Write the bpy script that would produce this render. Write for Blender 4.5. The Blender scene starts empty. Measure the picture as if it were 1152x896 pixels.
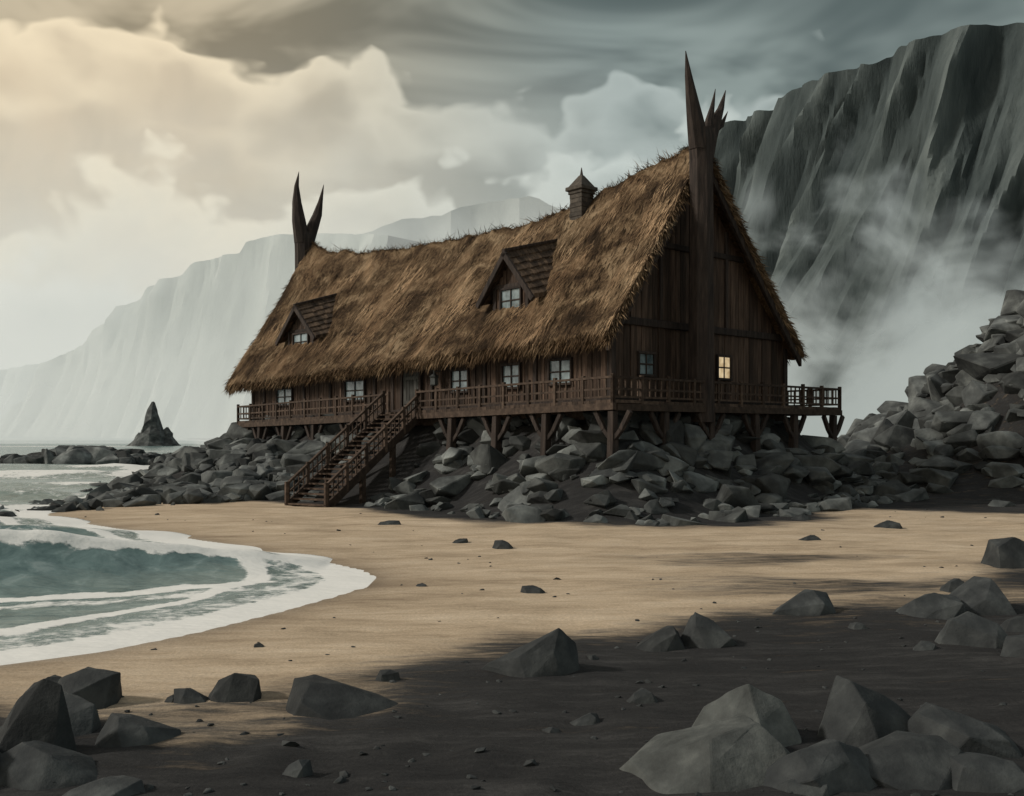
import bpy, bmesh, math, random
import numpy as np
from mathutils import Vector, Matrix, noise
random.seed(7)
scene = bpy.context.scene
scene.view_settings.view_transform = 'Standard'
scene.view_settings.look = 'None'
scene.view_settings.exposure = 0
COL = scene.collection

# ------------------------------------------------------------------ helpers
def link(o, parent=None):
    COL.objects.link(o)
    if parent: o.parent = parent
    return o
def empty(name):
    e = bpy.data.objects.new(name, None); e.empty_display_size = 0.5
    return link(e)
def smooth(x, a=0., b=1.):
    t = np.clip((x-a)/(b-a), 0, 1); return t*t*(3-2*t)
def n3(x, y, z=0.): return noise.noise(Vector((x, y, z)))
def narr(x, y, sc, seed=0.):
    xf = np.ravel(x)*sc; yf = np.ravel(y)*sc
    return np.array([noise.noise(Vector((a, b, seed))) for a, b in zip(xf, yf)]).reshape(np.shape(x))

class MB:
    def __init__(s): s.v=[]; s.f=[]; s.r=[]
    def add(s, vs, fs, r=None):
        b=len(s.v); s.v += [tuple(p) for p in vs]
        r = random.random() if r is None else r
        for f in fs: s.f.append(tuple(i+b for i in f)); s.r.append(r)
    def hexa(s, p, r=None):
        s.add(p, [(0,1,2,3),(7,6,5,4),(0,4,5,1),(1,5,6,2),(2,6,7,3),(3,7,4,0)], r)
    def boxQ(s, Q, a0,a1,o0,o1,z0,z1, r=None):
        f = lambda z: z if callable(z) else (lambda a: z)
        z0=f(z0); z1=f(z1)
        s.hexa([Q(a0,o0,z0(a0)),Q(a1,o0,z0(a1)),Q(a1,o1,z0(a1)),Q(a0,o1,z0(a0)),
                Q(a0,o0,z1(a0)),Q(a1,o0,z1(a1)),Q(a1,o1,z1(a1)),Q(a0,o1,z1(a0))], r)
    def beam(s, p, q, w, h, r=None, w2=None, h2=None):
        p=Vector(p); q=Vector(q); d=(q-p).normalized()
        up=Vector((0,0,1)) if abs(d.z)<.95 else Vector((.78,.62,0))
        a=d.cross(up).normalized(); b=a.cross(d).normalized()
        w2=w if w2 is None else w2; h2=h if h2 is None else h2
        pts=[]
        for c,ww,hh in ((p,w,h),(q,w2,h2)):
            for i,j in ((-1,-1),(1,-1),(1,1),(-1,1)): pts.append(c+a*i*ww/2+b*j*hh/2)
        s.hexa(pts, r)
    def loft(s, rings, n=8, axes=None, r=None):
        A,B = axes
        vs=[];fs=[]
        for c,ra,rb in rings:
            for k in range(n):
                t=2*math.pi*(k+.5)/n
                vs.append(Vector(c)+A*ra*math.cos(t)*1.15+B*rb*math.sin(t)*1.15)
        m=len(rings)
        for i in range(m-1):
            for k in range(n):
                k2=(k+1)%n; fs.append((i*n+k,i*n+k2,(i+1)*n+k2,(i+1)*n+k))
        fs.append(tuple(range(n))[::-1]); fs.append(tuple((m-1)*n+k for k in range(n)))
        s.add(vs,fs,r)
    def build(s, name, m, parent=None, bevel=0, smoothsh=False):
        me=bpy.data.meshes.new(name)
        me.from_pydata(s.v,[],s.f); me.update()
        at=me.attributes.new('rnd','FLOAT','FACE'); at.data.foreach_set('value', s.r)
        bm=bmesh.new(); bm.from_mesh(me)
        if len(s.f)<60000: bmesh.ops.recalc_face_normals(bm, faces=bm.faces)
        bm.to_mesh(me); bm.free()
        if smoothsh: me.shade_smooth(); me.set_sharp_from_angle(angle=math.radians(35))
        me.materials.append(m)
        o=link(bpy.data.objects.new(name,me),parent)
        if bevel:
            b=o.modifiers.new('bev','BEVEL'); b.width=bevel; b.segments=1; b.limit_method='ANGLE'
        return o

# ------------------------------------------------------------------ node helper
class NT:
    def __init__(s, nt): s.nt=nt; s.L=nt.links
    def n(s, t, **kw):
        nd=s.nt.nodes.new(t)
        for k,v in kw.items(): setattr(nd,k,v)
        return nd
    def put(s, sock, v):
        if isinstance(v, bpy.types.NodeSocket): s.L.new(v, sock)
        elif v is not None:
            if hasattr(sock.default_value,'__len__') and not hasattr(v,'__len__'): v=(v,)*len(sock.default_value)
            if hasattr(v,'__len__') and len(sock.default_value)==4 and len(v)==3: v=(*v,1)
            sock.default_value=v
    def m(s, op, a, b=None, c=None):
        nd=s.n('ShaderNodeMath',operation=op)
        for i,x in enumerate((a,b,c)):
            if x is not None: s.put(nd.inputs[i],x)
        return nd.outputs[0]
    def mr(s, v, a,b,c=0.,d=1., sm=True):
        nd=s.n('ShaderNodeMapRange'); nd.interpolation_type='SMOOTHSTEP' if sm else 'LINEAR'
        s.put(nd.inputs[0],v)
        for i,x in zip((1,2,3,4),(a,b,c,d)): nd.inputs[i].default_value=x
        return nd.outputs[0]
    def mix(s, f, a, b, mode='MIX'):
        nd=s.n('ShaderNodeMix',data_type='RGBA',blend_type=mode)
        s.put(nd.inputs[0],f); s.put(nd.inputs[6],a); s.put(nd.inputs[7],b)
        return nd.outputs[2]
    def noise(s, vec, scale, detail=4, rough=.55, dist=0., dim='3D'):
        nd=s.n('ShaderNodeTexNoise'); nd.noise_dimensions=dim; s.put(nd.inputs['Vector'],vec)
        nd.inputs['Scale'].default_value=scale; nd.inputs['Detail'].default_value=detail
        nd.inputs['Roughness'].default_value=rough; nd.inputs['Distortion'].default_value=dist
        return nd.outputs[0]
    def mapping(s, vec, scale=(1,1,1), rot=(0,0,0), loc=(0,0,0)):
        nd=s.n('ShaderNodeMapping'); s.put(nd.inputs[0],vec)
        nd.inputs['Scale'].default_value=scale; nd.inputs['Rotation'].default_value=rot; nd.inputs['Location'].default_value=loc
        return nd.outputs[0]
    def ramp(s, f, stops):
        nd=s.n('ShaderNodeValToRGB'); s.put(nd.inputs[0],f); cr=nd.color_ramp
        while len(cr.elements)<len(stops): cr.elements.new(.5)
        for e,(p,c) in zip(cr.elements,stops): e.position=p; e.color=(*c,1)
        return nd.outputs[0]
    def attr(s,name):
        return s.n('ShaderNodeAttribute',attribute_name=name).outputs['Fac']
    def bump(s,h,strength,dist):
        nd=s.n('ShaderNodeBump'); nd.inputs['Strength'].default_value=strength; nd.inputs['Distance'].default_value=dist
        s.put(nd.inputs['Height'],h); return nd.outputs[0]

def newmat(name):
    m=bpy.data.materials.new(name); m.use_nodes=True; nt=m.node_tree
    return m, NT(nt), nt.nodes['Principled BSDF']
def simple(name, stops, scale=3, stretch=(1,1,1), rough=.85, bump=.3, bdist=.02, bscale=None, rnd=0., detail=4, spec=.3):
    m,t,p=newmat(name)
    co=t.n('ShaderNodeTexCoord').outputs['Object']
    v=t.mapping(co,stretch)
    f=t.noise(v,scale,detail,.6)
    f=t.mr(f,.25,.75,0,1,False)
    c=t.ramp(f,stops)
    if rnd:
        r=t.mr(t.attr('rnd'),0,1,1-rnd,1+rnd,False)
        c=t.mix(1.,c,r,'MULTIPLY')
    t.put(p.inputs['Base Color'],c)
    p.inputs['Roughness'].default_value=rough; p.inputs['Specular IOR Level'].default_value=spec
    if bump:
        b=t.noise(v,bscale or scale*3,4,.65)
        t.put(p.inputs['Normal'],t.bump(b,bump,bdist))
    return m

M_wood = simple('dark_timber',[(0,(.022,.015,.011)),(.5,(.060,.039,.028)),(1,(.12,.08,.058))],scale=2.2,stretch=(3.5,3.5,.35),rnd=.5,bump=.5,bdist=.03)
M_woodL = simple('deck_timber',[(0,(.026,.018,.014)),(.5,(.060,.041,.030)),(1,(.105,.075,.056))],scale=3,stretch=(1.5,1.5,1.5),rnd=.4,bump=.5,bdist=.02)
M_beam = simple('frame_timber',[(0,(.014,.011,.010)),(.5,(.036,.027,.023)),(1,(.072,.054,.045))],scale=2.5,stretch=(3,3,.4),rnd=.3,bump=.6,bdist=.04)
M_door = simple('door_timber',[(0,(.03,.032,.03)),(1,(.10,.10,.092))],scale=2.5,stretch=(3,3,.4),rnd=.3,bump=.6,bdist=.03)
M_straw = simple('straw',[(0,(.050,.031,.018)),(.42,(.145,.094,.055)),(.75,(.28,.195,.118)),(1,(.44,.325,.21))],scale=.38,rnd=.85,bump=0.,rough=.95,detail=3,spec=.1)
M_chim = simple('chimney_brick',[(0,(.03,.026,.022)),(1,(.10,.085,.07))],scale=5,rnd=.3,bump=.6,bdist=.03)
M_shingle = simple('dormer_shingle',[(0,(.03,.021,.015)),(.5,(.075,.051,.034)),(1,(.14,.098,.065))],scale=3,rnd=.5,bump=.6,bdist=.03)
M_rock = simple('basalt_rock',[(0,(.024,.027,.028)),(.42,(.062,.068,.068)),(.7,(.125,.136,.133)),(1,(.22,.236,.229))],scale=.8,rnd=.6,bump=.8,bdist=.05,bscale=3.0,rough=.9)
M_rockF = simple('beach_rock',[(0,(.016,.019,.021)),(.5,(.040,.0445,.046)),(1,(.088,.096,.095))],scale=2.2,rnd=.3,bump=.7,bdist=.022,bscale=8,rough=.85)
M_rockP = simple('pale_rock',[(0,(.035,.038,.037)),(.5,(.082,.089,.086)),(1,(.165,.175,.165))],scale=2.6,rnd=.15,bump=.7,bdist=.022,bscale=9,rough=.85)

M_thatch,t,p=newmat('thatch')
co=t.n('ShaderNodeTexCoord').outputs['Object']
big=t.noise(co,.42,4,.62,.9)
fine=t.noise(t.mapping(co,(5,5,1.2)),2.2,5,.7)
f=t.m('ADD',t.m('MULTIPLY',big,.85),t.m('MULTIPLY',fine,.4))
c=t.ramp(f,[(.48,(.026,.017,.011)),(.58,(.075,.048,.028)),(.66,(.16,.108,.063)),(.76,(.31,.225,.14))])
t.put(p.inputs['Base Color'],c); p.inputs['Roughness'].default_value=.95; p.inputs['Specular IOR Level'].default_value=.1
t.put(p.inputs['Normal'],t.bump(fine,.9,.12))

M_glass,t,p=newmat('window_glass')
co=t.n('ShaderNodeTexCoord').outputs['Object']
t.put(p.inputs['Base Color'],t.ramp(t.noise(co,1.6,3),[(.35,(.05,.075,.085)),(.65,(.24,.31,.33))]))
p.inputs['Roughness'].default_value=.12; p.inputs['Specular IOR Level'].default_value=.8
M_glassLit,t,p=newmat('lit_window_glass')
co=t.n('ShaderNodeTexCoord').outputs['Object']
p.inputs['Base Color'].default_value=(.4,.3,.15,1); t.put(p.inputs['Emission Color'],t.ramp(t.noise(co,2.2,2),[(.3,(.35,.22,.10)),(.7,(1,.80,.50))])); p.inputs['Emission Strength'].default_value=.7
M_iron=simple('iron',[(0,(.05,.055,.055)),(1,(.12,.13,.13))],rough=.5,bump=.1)

# ------------------------------------------------------------------ camera
CAMH=3.0
cam=bpy.data.cameras.new('Camera'); co_=link(bpy.data.objects.new('Camera',cam))
co_.location=(0,0,CAMH); co_.rotation_euler=(math.radians(90),0,0)
cam.sensor_width=36; cam.lens=36*1235/1152; cam.shift_y=39/1152
cam.clip_start=.1; cam.clip_end=20000
scene.camera=co_

# ------------------------------------------------------------------ house frame
C0=np.array([3.6,40.]); S=np.array([-.6247,.7809]); T=np.array([.7071,.7071])
L=29.45; W=11.8; TR=5.0; TE=-.9; TB=W+.5
def P(s,t,z):
    q=C0+S*s+T*t; return Vector((q[0],q[1],z))
S3=Vector((S[0],S[1],0)); T3=Vector((T[0],T[1],0))
def zd(s): return 4.13-.5*s/L
def zeave(s): return 6.65-.7*s/L
RS=[-1,-.5,2.5,6.4,10,16,21.5,26.3,29,31.2]; RZ=[14.35,14.3,13.9,13.1,12.75,12.8,13.0,13.45,13.9,14.6]
def zridge(s): return float(np.interp(s,RS,RZ))
def zroof(s,t):
    v=(t-TE)/(TR-TE) if t<TR else (TB-t)/(TB-TR)
    v=max(0,min(1,v)); v=v*.93+.07*v*v
    return zeave(s)+(zridge(s)-zeave(s))*v
det=S[0]*T[1]-S[1]*T[0]
def st(x,y):
    dx=x-C0[0]; dy=y-C0[1]
    return (dx*T[1]-dy*T[0])/det, (S[0]*dy-S[1]*dx)/det

# ------------------------------------------------------------------ terrain functions
coast=[(-60,-200),(-22,-10),(-13,6),(-9.3,11),(-7.2,13.6),(-5.6,15.1),(-4.7,16.6),(-3.9,18.4),(-3.3,20),(-2.85,21.4),(-2.8,22.6),(-3.3,23.9),(-4.4,25.5),(-6,27.3),(-7.6,29.4),(-9.6,31.5),(-12,33.9),(-14.5,36.6),(-16.8,39.5),(-18.0,43),(-18.2,50),(-20,60),(-29,85),(-42,140),(-60,220),(-110,400),(-260,760),(-500,1100),(-6000,2600),(-6000,-200)]
CP=np.array(coast,float)
def sea_sd(x,y):
    x=np.asarray(x,float); y=np.asarray(y,float)
    best=np.full(x.shape,1e9); inside=np.zeros(x.shape,bool)
    n=len(CP)
    for i in range(n):
        a=CP[i]; b=CP[(i+1)%n]; d=b-a
        h=np.clip(((x-a[0])*d[0]+(y-a[1])*d[1])/(d@d),0,1)
        best=np.minimum(best,np.hypot(x-a[0]-h*d[0],y-a[1]-h*d[1]))
        cond=((a[1]>y)!=(b[1]>y))
        with np.errstate(divide='ignore',invalid='ignore'):
            xi=(b[0]-a[0])*(y-a[1])/(b[1]-a[1]+1e-12)+a[0]
        inside^=cond&(x<xi)
    return np.where(inside,-best,best)
def mound(x,y):
    s,t_=st(x,y)
    d=np.hypot(np.maximum(np.maximum(-s,s-L),0),np.maximum(np.maximum(-t_,t_-W),0))
    R=np.interp(s,[-2,8,12,18,L],[5.2,4.8,5.4,8.4,9.2])
    return 2.2*smooth(1-(d-.5)/(R-.5))+1.0*smooth(1-d/1.6), d
def hill(x,y):
    h=np.clip(.35*(x-12.8)+.6*np.maximum(0,x-20.3),0,12)
    return h*smooth(y,44.5,53)*(1-smooth(y,57,80))*(1-smooth(x,60,120))
def gz(x,y):
    x=np.asarray(x,float); y=np.asarray(y,float)
    sd=sea_sd(x,y)
    land=.17*(1-np.exp(-np.maximum(sd,0)/6))
    sea=np.maximum(-.13*np.maximum(-sd,0),-4)
    z=np.where(sd>0,land,sea)
    m,d=mound(x,y)
    z=z+m+hill(x,y)+smooth(y,75,140)*smooth(sd,5,60)*1.5
    k=1-np.exp(-np.maximum(sd,0)/3)
    z=z+k*(.09*narr(x,y,.22,3.)+.045*narr(x,y*1.6,.8,7.)+.016*narr(x,y,2.6,9.))
    z=z+smooth(14-y,0,3)*k*.06*narr(x,y,2.1,5.)
    return z
def gz1(x,y): return float(gz(np.array([x]),np.array([y]))[0])
def axis(lo,hi,a,b,step,g=1.13):
    c=list(np.arange(a,b+step/2,step)); st_=step
    v=c[-1]
    while v<hi: st_*=g; v+=st_; c.append(v)
    st_=step; v=c[0]; pre=[]
    while v>lo: st_*=g; v-=st_; pre.append(v)
    return np.array(pre[::-1]+c)
def grid_obj(name,X,Y,Z,mat_,attrs):
    ny,nx=X.shape
    v=np.stack([X.ravel(),Y.ravel(),Z.ravel()],1)
    i=np.arange(ny*nx).reshape(ny,nx)
    f=np.stack([i[:-1,:-1].ravel(),i[:-1,1:].ravel(),i[1:,1:].ravel(),i[1:,:-1].ravel()],1)
    me=bpy.data.meshes.new(name); me.from_pydata(v.tolist(),[],f.tolist()); me.update()
    for k,a in attrs.items():
        at=me.attributes.new(k,'FLOAT','POINT'); at.data.foreach_set('value',a.ravel().astype(np.float32))
    me.shade_smooth(); me.materials.append(mat_)
    return link(bpy.data.objects.new(name,me))

# ------------------------------------------------------------------ ground
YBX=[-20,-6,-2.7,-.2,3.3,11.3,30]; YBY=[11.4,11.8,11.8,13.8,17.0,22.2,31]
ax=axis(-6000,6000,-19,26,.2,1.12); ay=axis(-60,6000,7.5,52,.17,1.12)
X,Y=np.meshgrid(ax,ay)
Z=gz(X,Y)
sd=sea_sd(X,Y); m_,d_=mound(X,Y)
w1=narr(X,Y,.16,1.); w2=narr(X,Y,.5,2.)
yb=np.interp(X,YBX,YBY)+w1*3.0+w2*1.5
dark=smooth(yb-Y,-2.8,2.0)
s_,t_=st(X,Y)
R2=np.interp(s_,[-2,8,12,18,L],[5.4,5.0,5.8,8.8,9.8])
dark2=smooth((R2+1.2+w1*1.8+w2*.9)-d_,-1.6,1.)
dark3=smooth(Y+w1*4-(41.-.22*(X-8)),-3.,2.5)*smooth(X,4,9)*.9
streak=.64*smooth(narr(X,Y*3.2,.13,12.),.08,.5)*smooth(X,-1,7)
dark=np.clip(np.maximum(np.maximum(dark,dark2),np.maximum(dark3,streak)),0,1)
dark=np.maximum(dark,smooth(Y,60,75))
wet=np.exp(-np.maximum(sd,0)/.7)
M_ground,t,p=newmat('sand')
co=t.n('ShaderNodeTexCoord').outputs['Object']
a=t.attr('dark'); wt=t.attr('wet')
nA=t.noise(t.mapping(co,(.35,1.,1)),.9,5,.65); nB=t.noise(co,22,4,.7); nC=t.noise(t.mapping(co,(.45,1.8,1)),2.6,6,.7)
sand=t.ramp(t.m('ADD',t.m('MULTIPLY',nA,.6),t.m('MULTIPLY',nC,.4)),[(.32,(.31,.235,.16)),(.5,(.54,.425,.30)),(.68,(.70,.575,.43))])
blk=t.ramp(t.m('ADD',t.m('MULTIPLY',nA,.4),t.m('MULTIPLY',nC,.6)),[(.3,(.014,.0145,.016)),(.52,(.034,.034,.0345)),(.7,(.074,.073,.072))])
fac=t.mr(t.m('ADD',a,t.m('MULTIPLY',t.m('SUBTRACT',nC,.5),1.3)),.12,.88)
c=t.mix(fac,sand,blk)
c=t.mix(1.,c,t.mr(nB,.3,.7,.8,1.17,False),'MULTIPLY')
c=t.mix(t.m('MULTIPLY',wt,.75),c,t.mix(1.,c,(.42,.40,.40),'MULTIPLY'))
t.put(p.inputs['Base Color'],c)
t.put(p.inputs['Roughness'],t.mr(wt,0.3,1,.95,.35)); p.inputs['Specular IOR Level'].default_value=.15
t.put(p.inputs['Normal'],t.bump(t.m('ADD',t.m('MULTIPLY',nB,.25),nC),.6,.08))
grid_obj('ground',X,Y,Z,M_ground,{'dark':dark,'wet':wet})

# ------------------------------------------------------------------ sea
ax=axis(-6000,-2.2,-15,-2.2,.10,1.1); ax=ax[ax<=-2.0]; ay=axis(-60,7000,12,36,.10,1.045)
X,Y=np.meshgrid(ax,ay)
sd=-sea_sd(X,Y)
w1=narr(X,Y,.35,21.); w2=narr(X,Y,1.3,22.); w3=narr(X*.5,Y,.12,23.); w4=narr(X,Y,3.2,24.)
Yc=22.0+(X+10)*.55+w1*.6
Yc=np.where(X<-17,18.15,Yc)
q=Y-Yc
A=1.0*np.clip((-4.2-X)/5.5,0,1)**.8*(1-smooth(-X,24,44))
prof=np.where(q<0,np.clip((q+2.9)/2.9,0,1)**2.4,np.exp(-(q/1.5)**2))
near=np.exp(-np.maximum(Y-30,0)/40)
Z=A*prof*(1+.12*w2)+.05*w1*smooth(sd,.5,4)*near+.02*w2*smooth(sd,.5,3)*near
def breaker(Z,yc,sl,x0,amp,fr,bk):
    q2=Y-(yc+(X-x0)*sl+w1*.6+w3*2); on=np.clip((x0-X)/4,0,1)
    return Z+amp*on*np.where(q2<0,np.clip((q2+fr)/fr,0,1)**1.9,np.exp(-(q2/bk)**2)),q2,on
foam=1.15*np.exp(-(np.maximum(sd-.55,0)/.6)**2)
foam=np.maximum(foam,.95*np.exp(-((sd-2.2-w1*.9)/.34)**2)*(Y<36))
foam=np.maximum(foam,.60*np.exp(-(np.maximum(sd-.8,0)/2.4)**2))
am=np.clip(A/.25,0,1); ragged=.5*(w2+w4)
foam=np.maximum(foam,am*1.1*np.exp(-((q+.02-.25*ragged)/(.28+.20*(w2>0)))**2))
foam=np.maximum(foam,am*1.*np.exp(-((q+2.9+w2*.3)/.40)**2))
foam=np.maximum(foam,am*.62*np.exp(-((q+3.8)/.9)**2))
foam=np.maximum(foam,am*.55*np.exp(-((q-1.3)/.9)**2))
for yc,sl,x0,amp,fr_,bk,wd in ((26.6,.4,-6.3,.30,1.5,1.2,.36),(30.5,.35,-9.2,.45,1.8,1.6,.5),(36.5,.25,-14,.42,2.,1.8,.65),(43,.15,-16,.3,2.,2.,.7),(50,.1,-18,.45,2.5,2.2,.95),(61,.05,-20,.3,2.5,2.2,1.1),(74,.05,-24,.5,3,3,1.5),(92,.03,-28,.5,3,3,2.)):
    Z,qq,on=breaker(Z,yc,sl,x0,amp,fr_,bk)
    foam=np.maximum(foam,on*1.05*np.exp(-((qq+.1-.3*ragged-w1*.6)/wd)**2)*(1-.5*smooth(w3,.1,.35)))
    foam=np.maximum(foam,.56*on*np.exp(-((qq+2.2)/1.1)**2))
for yk,wk,sl in ((115,2.5,.05),(140,3.5,.0),(175,5,0),(240,8,0)):
    foam=np.maximum(foam,.9*np.exp(-((Y-yk-(X+20)*sl-w3*6-w1*.8)/wk)**2)*smooth(w3+.1*w1,-.35,.1))
Z=np.where(sd<-.5,-.3,Z)
M_sea,t,p=newmat('sea_water')
co=t.n('ShaderNodeTexCoord').outputs['Object']
fo=t.attr('foam')
n1=t.noise(co,1.7,6,.65,.6); n2=t.noise(t.mapping(co,(.6,1,1)),6,5,.7,.4)
ff=t.mr(t.m('ADD',fo,t.m('ADD',t.m('MULTIPLY',t.m('SUBTRACT',n1,.5),.9),t.m('MULTIPLY',t.m('SUBTRACT',n2,.5),.6))),.46,.70)
wc=t.ramp(n1,[(.3,(.085,.142,.142)),(.55,(.17,.25,.247)),(.75,(.35,.43,.42))])
c=t.mix(ff,wc,(.87,.87,.84))
t.put(p.inputs['Base Color'],c); t.put(p.inputs['Roughness'],t.mr(ff,0,1,.25,.9))
p.inputs['IOR'].default_value=1.33
t.put(p.inputs['Normal'],t.bump(t.m('ADD',t.noise(t.mapping(co,(.45,1.,1)),1.1,5,.6),t.m('MULTIPLY',ff,.15)),.5,.2))
grid_obj('sea',X,Y,Z,M_sea,{'foam':foam})

# ------------------------------------------------------------------ rocks
def hull(pts,bev=.05):
    bm=bmesh.new()
    for q in pts: bm.verts.new(q)
    r=bmesh.ops.convex_hull(bm,input=bm.verts)
    dead=[g for g in set(r['geom_interior'])|set(r['geom_unused']) if isinstance(g,bmesh.types.BMVert)]
    if dead: bmesh.ops.delete(bm,geom=dead,context='VERTS')
    bmesh.ops.dissolve_limit(bm,angle_limit=math.radians(9),verts=bm.verts,edges=bm.edges)
    if bev: bmesh.ops.bevel(bm,geom=list(bm.edges),offset=bev,segments=1,affect='EDGES')
    return bm
variants=[]
for k in range(40):
    n=random.randint(11,16); pts=[]
    for i in range(n):
        v=Vector((random.gauss(0,1),random.gauss(0,1),random.gauss(0,1))).normalized()*random.uniform(.82,1.1)
        v.z=max(-.8,min(.8,v.z)); pts.append(v)
    bm=hull(pts,.035); bm.verts.index_update()
    variants.append(([v.co.copy() for v in bm.verts],[tuple(v.index for v in f.verts) for f in bm.faces])); bm.free()
def put_rock(mb,x,y,z,sx,sy,sz,r=None,tilt=.35):
    vs,fs=random.choice(variants)
    R=Matrix.Rotation(random.uniform(0,6.28),3,'Z')@Matrix.Rotation(random.uniform(-tilt,tilt),3,'X')@Matrix.Diagonal((sx,sy,sz))@Matrix.Rotation(random.uniform(0,6.28),3,'Z')
    o=Vector((x,y,z)); mb.add([R@v+o for v in vs],fs,r)

stA=np.array([-4.83,48.15]); stB=np.array([-8.1,43.2])
def d_stairs(x,y):
    d=stB-stA; h=np.clip(((x-stA[0])*d[0]+(y-stA[1])*d[1])/(d@d),0,1.05); return math.hypot(x-stA[0]-h*d[0],y-stA[1]-h*d[1]),h
mb=MB(); cnt=0
while cnt<1750:
    s=random.uniform(-7,L+11); t0=random.uniform(-11,W+6)
    if t0>3 and s>3 and random.random()<.75: continue
    x,y=C0+S*s+T*t0
    m1,d1=mound(np.array([x]),np.array([y])); d1=float(d1[0])
    R=float(np.interp(s,[-2,8,12,18,L],[5.8,5.5,6.0,9.0,10]))
    if d1>R: continue
    if y>70 and random.random()<.6: continue
    ds,h=d_stairs(x,y)
    if ds<1.6 or (ds<2.3 and random.random()<.6): continue
    edge=d1/R
    sz=random.uniform(.45,1.0)*(1.0-.5*edge)+ (random.random()<.16)*.45
    if ds<2.6: sz=min(sz,.55)
    if random.random()<.35: sz*=.45
    z=gz1(x,y)
    put_rock(mb,x,y,z+sz*.08,sz*random.uniform(.95,1.45),sz*random.uniform(.8,1.2),sz*random.uniform(.5,.85)); cnt+=1
for k in range(300):
    u=random.random()
    x=-11-9.5*u+random.gauss(0,1.0); y=49.5-7.5*u+random.gauss(0,1.3)
    sz=random.uniform(.25,.8)*(1.1-.65*u)
    put_rock(mb,x,y,max(gz1(x,y),-.1)+.5*(1-u)*random.random(),sz*1.4,sz,sz*.75)
mb.build('rock_mound',M_rock)

mb=MB()
for k in range(1300):
    x=random.uniform(13,44); y=random.uniform(42,66)
    hh=float(hill(np.array([x]),np.array([y]))[0])
    if hh<.15 and random.random()<.88: continue
    s0,t0=st(x,y)
    if s0>-3 and t0<W+3: continue
    sz=random.uniform(.5,1.2)+(random.random()<.16)*.8
    if hh<.6: sz*=.45
    elif hh<2: sz*=.75
    if random.random()<.35: sz*=.5
    put_rock(mb,x,y,gz1(x,y)+sz*.05,sz*random.uniform(.95,1.4),sz*random.uniform(.8,1.1),sz*random.uniform(.55,.9))
mb.build('rock_slope',M_rock)

def crag(name,x,y,w,h,px=0.,dep=.8,mat_=None,seed=0,rotz=0.,sink=.06):
    """angular slab: broad tilted top plane, steep broken sides"""
    rr=random.Random(seed*13+5); pts=[]
    a=w/2; b=w*dep/2; h=h*.9
    sl=rr.choice((-1,1)) if abs(px)<.12 else -math.copysign(1,px)
    for i in range(8):
        th=2*math.pi*(i+rr.uniform(-.35,.35))/8; k=rr.uniform(.82,1.12)
        pts.append((a*k*math.cos(th),b*k*math.sin(th),-.1*h-sink+rr.uniform(0,.15)*h))
    for i in range(5):
        th=2*math.pi*(i+.5+rr.uniform(-.4,.4))/5; k=rr.uniform(.60,.92)
        cx=a*k*math.cos(th); dip=.5-.32*sl*math.cos(th)
        pts.append((cx,b*k*math.sin(th),h*max(.18,dip*rr.uniform(.7,1.15))))
    pts.append((a*(px-sl*.08),b*rr.uniform(-.3,0),h)); pts.append((a*(px-sl*.02),b*rr.uniform(.15,.5),h*rr.uniform(.86,.97)))
    pts.append((a*(px+sl*.45),b*rr.uniform(-.45,-.1),h*rr.uniform(.68,.80)))
    bm=hull([Vector(q) for q in pts],.006*w)
    bmesh.ops.triangulate(bm,faces=bm.faces)
    bmesh.ops.subdivide_edges(bm,edges=bm.edges,cuts=3,use_grid_fill=True)
    for v in bm.verts:
        c=v.co; k=noise.noise(c*(5/w)+Vector((seed,0,0)))*.012*w+noise.noise(c*(14/w)+Vector((seed,3,0)))*.009*w
        v.co=c+c.normalized()*k
    me=bpy.data.meshes.new(name); bm.to_mesh(me); bm.free()
    at=me.attributes.new('rnd','FLOAT','FACE'); at.data.foreach_set('value',[rr.random()]*len(me.polygons))
    me.shade_smooth(); me.set_sharp_from_angle(angle=math.radians(14))
    me.materials.append(mat_ or M_rockF)
    o=bpy.data.objects.new(name,me); o.location=(x,y,gz1(x,y)-.02); o.rotation_euler=(0,0,rotz); return link(o)
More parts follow.
